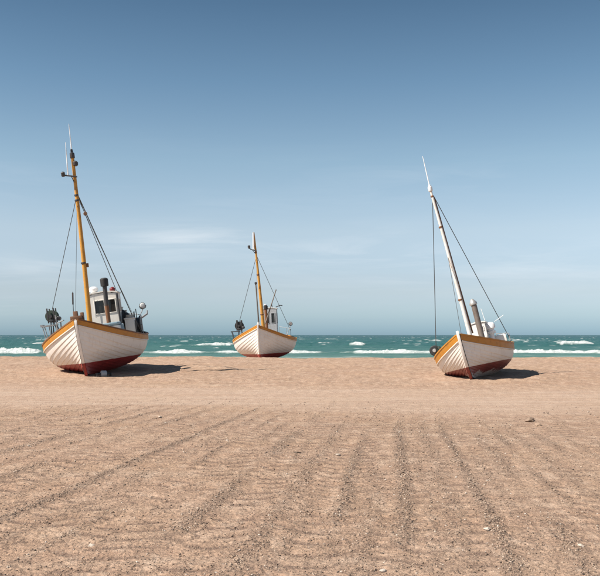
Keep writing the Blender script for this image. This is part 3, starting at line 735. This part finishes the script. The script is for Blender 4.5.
# foredeck hatch under a pale blue cover, bow post
e = MB(); e.box((4.9, 0.15, 1.68), (1.1, 1.9, 0.72)); ht = e.build('hatch', M['white'], a, bevel=0.03)
e = MB(); e.box((4.9, 0.22, 2.10), (1.2, 1.75, 0.12), (0.03, 0.02, 0)); e.build('hatch_cover', M['blue'], ht, bevel=0.04)
e = MB(); e.box((4.3, 0.90, 1.86), (0.5, 0.6, 0.46), (0.04, 0, .1)); e.build('engine_casing', M['blue'], a, bevel=0.03)
e = MB(); e.box((8.28, -.02, 2.42), (0.34, .42, .16)); e.box((8.22, -.05, 2.24), (0.16, .16, .88)); e.box((8.2, 0.18, 2.21), (.12, .12, .80)); bt = e.build('bow_bitts', M['brown'], a, bevel=0.015)
e = MB(); e.tube([(8.0, -.24, 1.78), (8.0, -.08, 3.42)], 0.013, 6); e.tube([(8.0, -.135, 2.95), (8.0, -.085, 3.38)], 0.030, 8); fp = e.build('flag_staff', M['dark'], a)
# net hauler and the platform outside it
net_hauler(A, a, 5.2, -1.47, 2.72, 0.25, 'net', 1.62)
e = MB(); e.box((5.2, -1.62, 2.36), (0.5, 0.62, 0.05)); e.box((5.2, -1.90, 2.40), (.42, .10, .05))
for yy in (-1.86, -1.60):
    for xx in (5.0, 5.4): e.tube([(xx, yy, 2.35), (xx, min(yy + .1, -1.70) if yy < -1.7 else yy, 1.62)], 0.018, 6)
e.build('side_platform', M['grey'], a)
e = MB(); e.tube([(5.5, -1.30, 1.65), (5.5, -1.28, 2.75)], 0.025, 6); e.tube([(4.9, -1.25, 1.65), (4.9, -1.22, 2.5)], 0.025, 6); e.tube([(5.5, -1.29, 2.35), (6.2, -1.12, 2.40), (7.0, -.72, 2.45)], 0.022, 6); e.build('rail_post', M['grey'], a)
# stern: gallows arm, searchlight, railings, net drum, loose gear
e = MB(); e.tube([(1.4, 1.15, 1.4), (1.3, 1.18, 2.0), (1.2, 1.25, 2.28), (1.1, 1.45, 2.26), (1.0, 1.68, 2.32), (0.8, 1.92, 2.46), (0.8, 1.94, 2.62)], [.05, .05, .055, .055, .05, .045, .03], 10); e.build('davit', M['grey'], a)
searchlight(a, (0.8, 1.76, 2.86), (0.85, 1.02, 1.55) if False else (0.95, 1.10, 1.60), (1, 0.25, 0.05), 0.14)
railing(a, [(2.6, 1.80, 1.50), (2.0, 1.74, 1.56), (1.4, 1.48, 1.64), (.9, 1.14, 1.74)], 0.85, 1)
railing(a, [(2.3, 1.12, 1.3), (1.7, 1.20, 1.3)], 1.25, 0)
e = MB(); e.lathe((2.0, 1.2, 2.02), (0, 1, 0), [(0, .36), (.04, .38), (.08, .30), (.42, .30), (.46, .38), (.5, .36)], 16)
for yy in (1.22, 1.68): e.box((2.0, yy, 1.65), (.12, .05, .8))
e.build('net_drum', M['dark'], a)
e = MB(); e.box((2.75, 1.32, 1.9), (0.5, 0.42, 0.75)); e.box((2.75, 1.32, 2.30), (.56, .48, .05)); e.build('engine_box', M['white'], a, bevel=0.02)
for i, (x_, y_, h_) in enumerate(((2.35, 1.00, 1.05), (2.45, 1.16, 0.90))):
    g = resting(a, 'gas_bottle', (x_, y_, deck_z(A, x_) + .55), 0, ['dark gas bottle right beside the wheelhouse of the left boat', 'shorter dark gas bottle by the stern railing of the left boat'][i], 'gas bottle', 'gas bottles on the left boat'); bottle(g, .13, h_, M['dark'])
g = resting(a, 'fish_crate', (1.35, 0.95, 1.98), .2, 'pale fish crate among the gear at the stern of the left boat', 'crate'); crate(g, .75, .5, .3, M['crate'])
e = MB(); e.box((1.35, .95, 1.68), (.85, .65, .58)); e.build('stern_locker', M['brown'], a, bevel=.02)

e = MB()
for (x_, y_, h_, r_) in ((1.75, 1.42, 2.62, .02), (1.2, 1.22, 2.55, .016), (2.55, 1.48, 2.55, .02), (2.2, 1.55, 2.7, .018), (3.0, 1.55, 2.2, .03)): e.tube([(x_, y_, 1.3), (x_ + .03, y_ + .02, h_)], r_, 6)
e.build('stanchion', M['dark'], a)
g = resting(a, 'rope_coil', (2.75, 1.32, 2.33), 0, 'coil of pale rope lying on the white box behind the wheelhouse', 'rope')
e = MB()
for k in range(4): e.tube([((.17 - .012 * k) * math.cos(j * .4488), (.17 - .012 * k) * math.sin(j * .4488), .02 + .032 * k + .006 * math.sin(j * 2 + k)) for j in range(15)], .018, 6)
e.build('coil', M['crate'], g)
e = MB(); e.box((1.0, .55, 2.05), (.7, .9, .5)); e.lathe((1.5, .35, 1.6), (0, 0, 1), [(0, .25), (.1, .28), (.75, .28), (.8, .2)], 14); e.build('winch', M['dark'], a, bevel=.02)

# ---- the far boat in the middle
bo = place_boat(Bd, 'small looking white fishing boat in the middle, farthest away on the beach crest')
build_hull(Bd, bo)
mo, mp_ = mast(Bd, bo, 5.7, 0.13, 1.2, 8.25, (0.3, -0.38), 0.125, 0.05, M['mast_ochre']); mo['label'] = 'pale ochre mast tapering to the top'
for z in (7.0, 5.6, 3.1): band(mo, mp_(z), 0.128 - (z - 1.2) / 7.0 * 0.07, 0.07, 'rust')
q = mp_(7.25)
ca = MB(); ca.tube([(q.x + .1, q.y + .10, q.z - .18), (q.x + .1, q.y - .26, q.z - .06), (q.x + .1, q.y - .38, q.z + .02)], 0.028, 8); ca.tube([(q.x + .1, q.y - .2, q.z - .07), (q.x + .04, q.y, q.z - .34)], .018, 6); ca.build('crossarm', M['dark'], mo)
ln = MB(); ln.lathe((q.x + .1, q.y - .38, q.z), (0, 0, 1), [(0, .05), (.03, .08), (.13, .08), (.16, .09), (.2, .05)], 12); ln.build('masthead_lamp', M['dark'], mo)
an = MB(); an.tube([(q.x + .1, q.y - .10, q.z - .06), (q.x + .1, q.y - .07, q.z + .98)], [.055, .05], 8); an.build('antenna', M['antenna'], mo)
wire(bo, mp_(6.7), (5.0, -1.50, 2.75), 0.014); wire(bo, mp_(6.9), (0.9, 1.52, 2.0), 0.015); wire(bo, mp_(6.5), (8.2, -.02, 2.45), 0.007)
e = MB(); e.tube([(6.1, -.13, 1.5), (6.1, -.25, 5.05)], [.05, .035], 8); bm_ = e.build('boom_or_shade', M['pole'], bo); bm_['label'] = 'dark upright pole lashed in front of the mast'
e = MB(); e.lathe((6.1, -.25, 4.98), (0, 0, 1), [(0, .05), (.05, .075), (.13, .07), (.16, .03)], 8); e.build('boom_end', M['dark'], bm_)
e = MB(); e.tube([(4.6, .1, 2.5), (4.0, .86, 4.72)], [.04, .03], 8); e.build('boom_or_shade', M['pole'], bo)
wheelhouse(Bd, bo, 2.2, 3.2, -.10, .74, 3.50, [(0.02, .28, 2.55, 3.25), (.38, .66, 2.55, 3.25)], M['palegrey'], M['white'], .06)
e = MB(); e.tube([(4.4, .20, 1.2), (4.4, .16, 3.5)], .095, 12); ex = e.build('exhaust_pipe', M['rust'], bo)
e = MB(); e.lathe((4.4, .16, 3.45), (0, 0, 1), [(0, .11), (.03, .14), (.22, .14), (.3, .05)], 12); e.build('exhaust_cap', M['black'], ex)
e = MB(); e.tube([(4.8, .0, 1.2), (4.8, -.06, 3.25)], .08, 10); e.build('post', M['mast_ochre'], bo)
e = MB(); e.lathe((4.0, .10, 3.55), (0, 0, 1), [(0, .06), (.04, .09), (.22, .09), (.26, .04)], 10); e.tube([(4.0, .1, 1.3), (4.0, .1, 3.56)], .03, 6); e.build('vent', M['antenna'], bo)
e = MB(); e.tube([(3.1, .72, 3.62), (3.05, 1.0, 3.72), (3.0, 1.15, 3.70)], .03, 6); e.tube([(3.1, .5, 3.5), (3.1, .45, 3.85)], .025, 6); e.build('roof_bracket', M['dark'], bo)
e = MB(); e.box((4.9, .0, 1.68), (1.2, 1.4, .7)); e.build('hatch', M['white'], bo, bevel=.03)
e = MB(); e.box((8.1, 0, 2.33), (.3, .36, .14)); e.tube([(8.05, 0, 1.85), (8.05, 0, 2.6)], .06, 8); e.build('bow_bitts', M['white'], bo)
net_hauler(Bd, bo, 5.0, -1.52, 2.46, .28, 'black', 1.55)
e = MB(); e.box((5.0, -1.78, 2.10), (.5, .56, .06)); 
for xx in (4.8, 5.2): e.tube([(xx, -2.0, 2.09), (xx, -1.88, 1.52)], .02, 6)
e.build('side_platform', M['dark'], bo)
searchlight(bo, (.9, 1.52, 2.52), (1.1, 1.20, 1.65), (.8, .5, -.2), .13)
railing(bo, [(1.6, 1.55, 1.6), (1.0, 1.22, 1.7), (.5, .7, 1.8)], .55, 0)

# ---- the small boat on the right
co = place_boat(Cd, 'small white clinker boat with white mast and scraped red bottom, leaning hard at right')
build_hull(Cd, co)
mo, mp_ = mast(Cd, co, 4.5, .12, 1.0, 7.45, (.25, -.17), .084, .044, M['mastwhite']); mo['label'] = 'white mast streaked with brown wear'
for z in (7.2, 6.0, 3.2): band(mo, mp_(z), .087 - (z - 1) / 6.5 * .04, .06, 'rust')
p = mp_(7.45)
c = MB(); c.lathe((p.x, p.y, p.z - .05), (0, 0, 1), [(0, .07), (.03, .085), (.16, .085), (.18, .06), (.22, .06), (.24, .03)], 12); c.build('mast_cap', M['antenna'], mo)
an = MB(); an.tube([(p.x, p.y, p.z + .15), (p.x + .02, p.y + .01, p.z + 1.32)], [.022, .010], 6); an.build('antenna', M['antenna'], mo)
sp = MB(); sp.tube([mp_(7.15) + Vector((-.10, .06, 0)), mp_(4.2) + Vector((-.10, .08, 0)), mp_(1.9) + Vector((-.12, .11, 0))], [.02, .032, .032], 8); sp.build('boom_or_shade', M['brown'], co)  # brown strip hugging the mast, added to read as its shaded side
wire(co, mp_(7.15), (4.0, -1.29, 1.75), .013); wire(co, mp_(7.2) + Vector((-.1, .05, 0)), (.4, 1.18, 1.58), .013); wire(co, mp_(5.0), (5.3, -.1, 1.95), .008)
wh = wheelhouse(Cd, co, 1.75, 2.8, -.12, .56, 2.28, [(.32, .50, 1.98, 2.18)], M['white'], M['white'], .04, True, .05)
e = MB(); e.tube([(3.4, .41, 1.0), (3.4, .385, 3.02)], .108, 16); ex = e.build('exhaust_pipe', M['pipe'], co); ex['label'] = 'fat weathered exhaust pipe'
e = MB(); e.lathe((3.4, .38, 2.98), (.0, -.10, 1), [(0, .115), (.02, .145), (.09, .15), (.24, .055), (.25, .03)], 16); e.build('exhaust_cap', M['steel'], ex)
e = MB(); e.tube([(2.4, .70, 1.1), (2.4, .70, 1.82)], .09, 12); vt = e.build('vent', M['antenna'], co)
e = MB(); e.lathe((2.4, .70, 1.80), (0, 0, 1), [(0, .10), (.02, .17), (.10, .18), (.12, .13), (.20, .13), (.22, .2), (.36, .2), (.44, .14), (.47, .04)], 14); e.build('vent_cowl', M['antenna'], vt)
e = MB(); e.box((2.47, .78, 2.06), (.10, .16, .10)); e.build('vent_opening', M['black'], vt, bevel=.02)
an = MB(); an.tube([(2.6, .58, 2.38), (2.6, .54, 2.85)], .010, 6); an.build('antenna', M['antenna'], co)
an = MB(); an.tube([(2.3, .9, 2.25), (2.3, 1.3, 2.42)], .010, 6); an.build('whip_aerial', M['antenna'], co)
e = MB(); e.box((1.75, .88, 1.50), (.9, .55, .40), (0, 0, .1)); lo = e.build('stern_locker', M['white'], co, bevel=.03)
e = MB(); e.lathe((1.35, .62, 1.62), (0, 1, .03), [(0, .08), (.02, .11), (.45, .12), (.47, .09)], 12); e.build('rolled_cover', M['antenna'], co)
railing(co, [(1.9, 1.30, 1.32), (1.3, 1.12, 1.38), (.7, .74, 1.46)], .38, 0)
railing(co, [(2.1, .60, 1.2), (1.5, .62, 1.25)], .78, 0, 'brown')
g = resting(co, 'net_pile', (1.0, .50, 1.36), 0, 'brown heap of net lying on the stern of the right boat', 'net')
nb_ = MB()
for k in range(26):
    th = k * 2.4; rr_ = .05 + .30 * math.sqrt(k / 26); cx_, cy_ = rr_ * math.cos(th), .7 * rr_ * math.sin(th)
    nb_.tube([(cx_ + .13 * math.cos(j * .9 + k), cy_ + .10 * math.sin(j * .9 + k), .16 + .16 * (1 - rr_ * 2) + .04 * math.sin(j * 1.7 + k)) for j in range(9)], .03, 5)
nb_.build('net_coils', M['brown'], g)
e = MB(); e.lathe((4.15, -1.36, 1.60), (-1, 0, 0), [(0, .17), (.03, .20), (.07, .20), (.10, .12), (.20, .12), (.23, .20), (.27, .20), (.30, .17)], 18); hl = e.build('net_hauler', M['black'], co)
e = MB(); e.lathe((4.18, -1.36, 1.60), (-1, 0, 0), [(-.02, .06), (.02, .08), (.34, .08), (.38, .05)], 10); e.build('axle', M['steel'], hl)
e = MB(); e.tube([(4.0, -1.36, 1.60), (4.0, -1.22, 1.55), (4.0, -1.12, 1.15)], .035, 8); e.box((4.0, -1.22, 1.62), (.3, .14, .2)); e.build('bracket', M['net'], hl)
e = MB(); e.tube([(6.50, 0, 1.25), (6.50, 0, 1.86)], .05, 8); e.build('bow_bitts', M['brown'], co)

# ------------------------------------------------------------------ things lying on the sand
def gz(x, y): return float(ground_h(np.array([x]), np.array([y]))[0])
o = bpy.data.objects.new('launching_roller', None); COL.objects.link(o)
o.location = (-7.30, 31.6, gz(-7.45, 31.1) - .02); o.rotation_euler = (0, 0, .5)
tag(o, 'pale round roller on the sand beneath the stem of the left boat', 'roller')
e = MB(); e.lathe((-.11, 0, .13), (1, 0, 0), [(0, .08), (.02, .12), (.20, .12), (.22, .08)], 16); e.build('roller_drum', M['palegrey'], o)
e = MB(); e.lathe((-.30, 0, .13), (1, 0, 0), [(0, .03), (.6, .03)], 8); e.box((-.27, 0, .08), (.04, .2, .16)); e.box((.27, 0, .08), (.04, .2, .16)); e.build('roller_frame', M['dark'], o)

def ico(seed, sub=1):
    r_ = np.random.default_rng(seed); bm = bmesh.new(); bmesh.ops.create_icosphere(bm, subdivisions=sub, radius=1)
    V = np.array([v_.co[:] for v_ in bm.verts]); Fc = np.array([[v_.index for v_ in f.verts] for f in bm.faces]); bm.free()
    return V * (0.78 + 0.44 * r_.random((len(V), 1))), Fc
m, nt, b, t = new_mat('pebble'); at = nt.nodes.new("ShaderNodeAttribute"); at.attribute_name = 'tone'
geo = nt.nodes.new("ShaderNodeNewGeometry")
pc = ramp(nt, at.outputs["Fac"], [(0.0, (0.105, 0.080, 0.062)), (0.28, (0.20, 0.142, 0.104)), (0.6, (0.31, 0.215, 0.15)), (0.86, (0.42, 0.32, 0.24)), (0.95, (0.52, 0.45, 0.38)), (1.0, (0.60, 0.55, 0.49))])
nn = noise(nt, geo.outputs["Position"], 90, 3, 0.6)
nt.links.new(mix(nt, 0.4, pc, mix(nt, nn, (0.45, 0.43, 0.42), (1, 1, 1)), 'MULTIPLY'), b.inputs["Base Color"]); b.inputs["Roughness"].default_value = 0.8
M['pebble'] = m
# named stones that stand out, read off the photograph as bearing and distance
STONES = [(px(92), 1.7 * 850 / (547 - 335), .032, .93, 'pale stone on the pebble ridge low at left, brightest there'),
          (px(383), 1.7 * 850 / (573 - 335), .030, .95, 'pale stone in the dark pebble ridge at the bottom centre'),
          (px(487), 1.7 * 850 / (532 - 335), .034, .93, 'whitish stone on the pebble ridge at lower right'),
          (px(530), 1.7 * 850 / (421 - 335), .10, .42, 'brown clod of sand standing alone below the right boat'),
          (px(538), 1.7 * 850 / (425 - 335), .08, .62, 'small stone just right of the lone brown clod'),
          (px(581), 1.7 * 850 / (549 - 335), .026, .93, 'small pale stone near the right edge of the sand'),
          (px(338), 1.7 * 850 / (455 - 335), .040, .92, 'whitish stone in the middle of the sand'),
          (px(160), 1.7 * 850 / (418 - 335), .05, .90, 'white pebble on the smooth band of sand at left')]
for i, (k, d_, r_, tone, lab) in enumerate(STONES):
    V, Fc = ico(100 + i, 2); me = bpy.data.meshes.new('stone')
    V = V * np.array([1.25, 0.9, 0.62]) * r_; V = V * (0.8 if tone > .6 else 0.85); me.from_pydata(V.tolist(), [], Fc.tolist())
    at_ = me.attributes.new('tone', 'FLOAT', 'POINT'); at_.data.foreach_set("value", np.full(len(V), tone, np.float32))
    me.materials.append(M['pebble']); o = bpy.data.objects.new('stone', me); COL.objects.link(o)
    x_, y_ = k * d_, d_; o.location = (x_, y_, gz(x_, y_) + r_ * .30); o.rotation_euler = (.1, .15, i * 1.1)
    tag(o, lab, 'stone', 'larger stones on the sand')
for lab, pts in (('short dark stick alone on the sand below the middle boat', [(294, 453.5), (297, 454), (301, 453.6)]),):
    mb = MB(); pp = []
    for q_ in pts:
        d_ = 1.7 * 850 / (q_[1] - 335); x_ = px(q_[0]) * d_; pp.append((x_, d_, gz(x_, d_) + .016))
    mb.tube(pp, [.0035 + .006 * (len(pts) == 3)] * len(pp), 6); o = mb.build('stick', M['pole']); tag(o, lab, 'stick')

# the gravel nobody could count: heaped in the ridges between the wheel tracks
N = 620000
yy = 3.2 * (25.0 / 3.2) ** rng.random(N); yy = 3.2 + (yy - 3.2) * rng.random(N) ** 0.15
xx = (rng.random(N) * 2 - 1) * (0.8 + 0.40 * yy)
rd = ridge_amt(xx, yy); cl_ = sstep(0.40, 0.75, vnoise(xx * 2.3 + 5, yy * 1.6))
keep = rng.random(N) < (0.10 + 0.55 * np.clip(rd, 0, 1) ** 1.3 + 0.10 * cl_ + 0.28 * tread(xx, yy)) * (1 - sstep(14, 25, yy + 2.2 * np.sin(xx * .35)))
xx, yy, rd = xx[keep], yy[keep], rd[keep]
if len(xx) > 125000: sel = rng.permutation(len(xx))[:125000]; xx, yy, rd = xx[sel], yy[sel], rd[sel]
n = len(xx); size = np.clip(np.exp(rng.normal(-6.0, 0.48, n)) * (1 + .4 * rd) * (1 + 0.05 * yy), .0018, .004 + .0010 * yy)
tone = np.clip(rng.beta(1.7, 1.9, n) + (rng.random(n) > .992) * .5, 0, 1)
OCT = (np.array([[1, 0, 0], [0, 1, 0], [-1, 0, 0], [0, -1, 0], [0, 0, 1], [0, 0, -1]], float), np.array([[0, 1, 4], [1, 2, 4], [2, 3, 4], [3, 0, 4], [1, 0, 5], [2, 1, 5], [3, 2, 5], [0, 3, 5]]))
def pebbles(sel_, shape_):
    V0, F0 = shape_; n_ = int(sel_.sum()); nv = len(V0); x_, y_, s_ = xx[sel_], yy[sel_], size[sel_]
    z_ = ground_h(x_, y_) + s_ * 0.22; th = rng.random(n_) * 6.283; cs, sn = np.cos(th)[:, None], np.sin(th)[:, None]
    sc = s_[:, None] * np.stack([1.0 + .5 * rng.random(n_), .75 + .3 * rng.random(n_), .5 + .3 * rng.random(n_)], -1)
    P = V0[None] * (0.7 + 0.6 * rng.random((n_, nv, 1))) * sc[:, None, :]
    co = np.stack([P[..., 0] * cs - P[..., 1] * sn + x_[:, None], P[..., 0] * sn + P[..., 1] * cs + y_[:, None], P[..., 2] + z_[:, None]], -1)
    return co.reshape(-1, 3), (F0[None] + (np.arange(n_) * nv)[:, None, None]).reshape(-1, 3), np.repeat(tone[sel_], nv)
big = size / yy > 0.0009
c1, f1, t1 = pebbles(big, ico(1, 1)); c2, f2, t2 = pebbles(~big, OCT)
co = np.concatenate([c1, c2]); fi = np.concatenate([f1, f2 + len(c1)]); tn = np.concatenate([t1, t2])
me = bpy.data.meshes.new('gravel'); me.vertices.add(len(co)); me.vertices.foreach_set("co", co.astype(np.float32).ravel())
me.loops.add(fi.size); me.polygons.add(len(fi)); me.loops.foreach_set("vertex_index", fi.ravel().astype(np.int32)); me.polygons.foreach_set("loop_start", (np.arange(len(fi)) * 3).astype(np.int32))
at_ = me.attributes.new('tone', 'FLOAT', 'POINT'); at_.data.foreach_set("value", tn.astype(np.float32))
me.update(); me.validate(); me.materials.append(M['pebble'])
o = bpy.data.objects.new('gravel', me); COL.objects.link(o); tag(o, 'scattered pebbles gathered along the wheel tracks', 'gravel', kind='stuff')
print('triangles: gravel', len(fi), 'beach', 2 * len(beach.data.polygons), 'sea', 2 * len(sea.data.polygons))
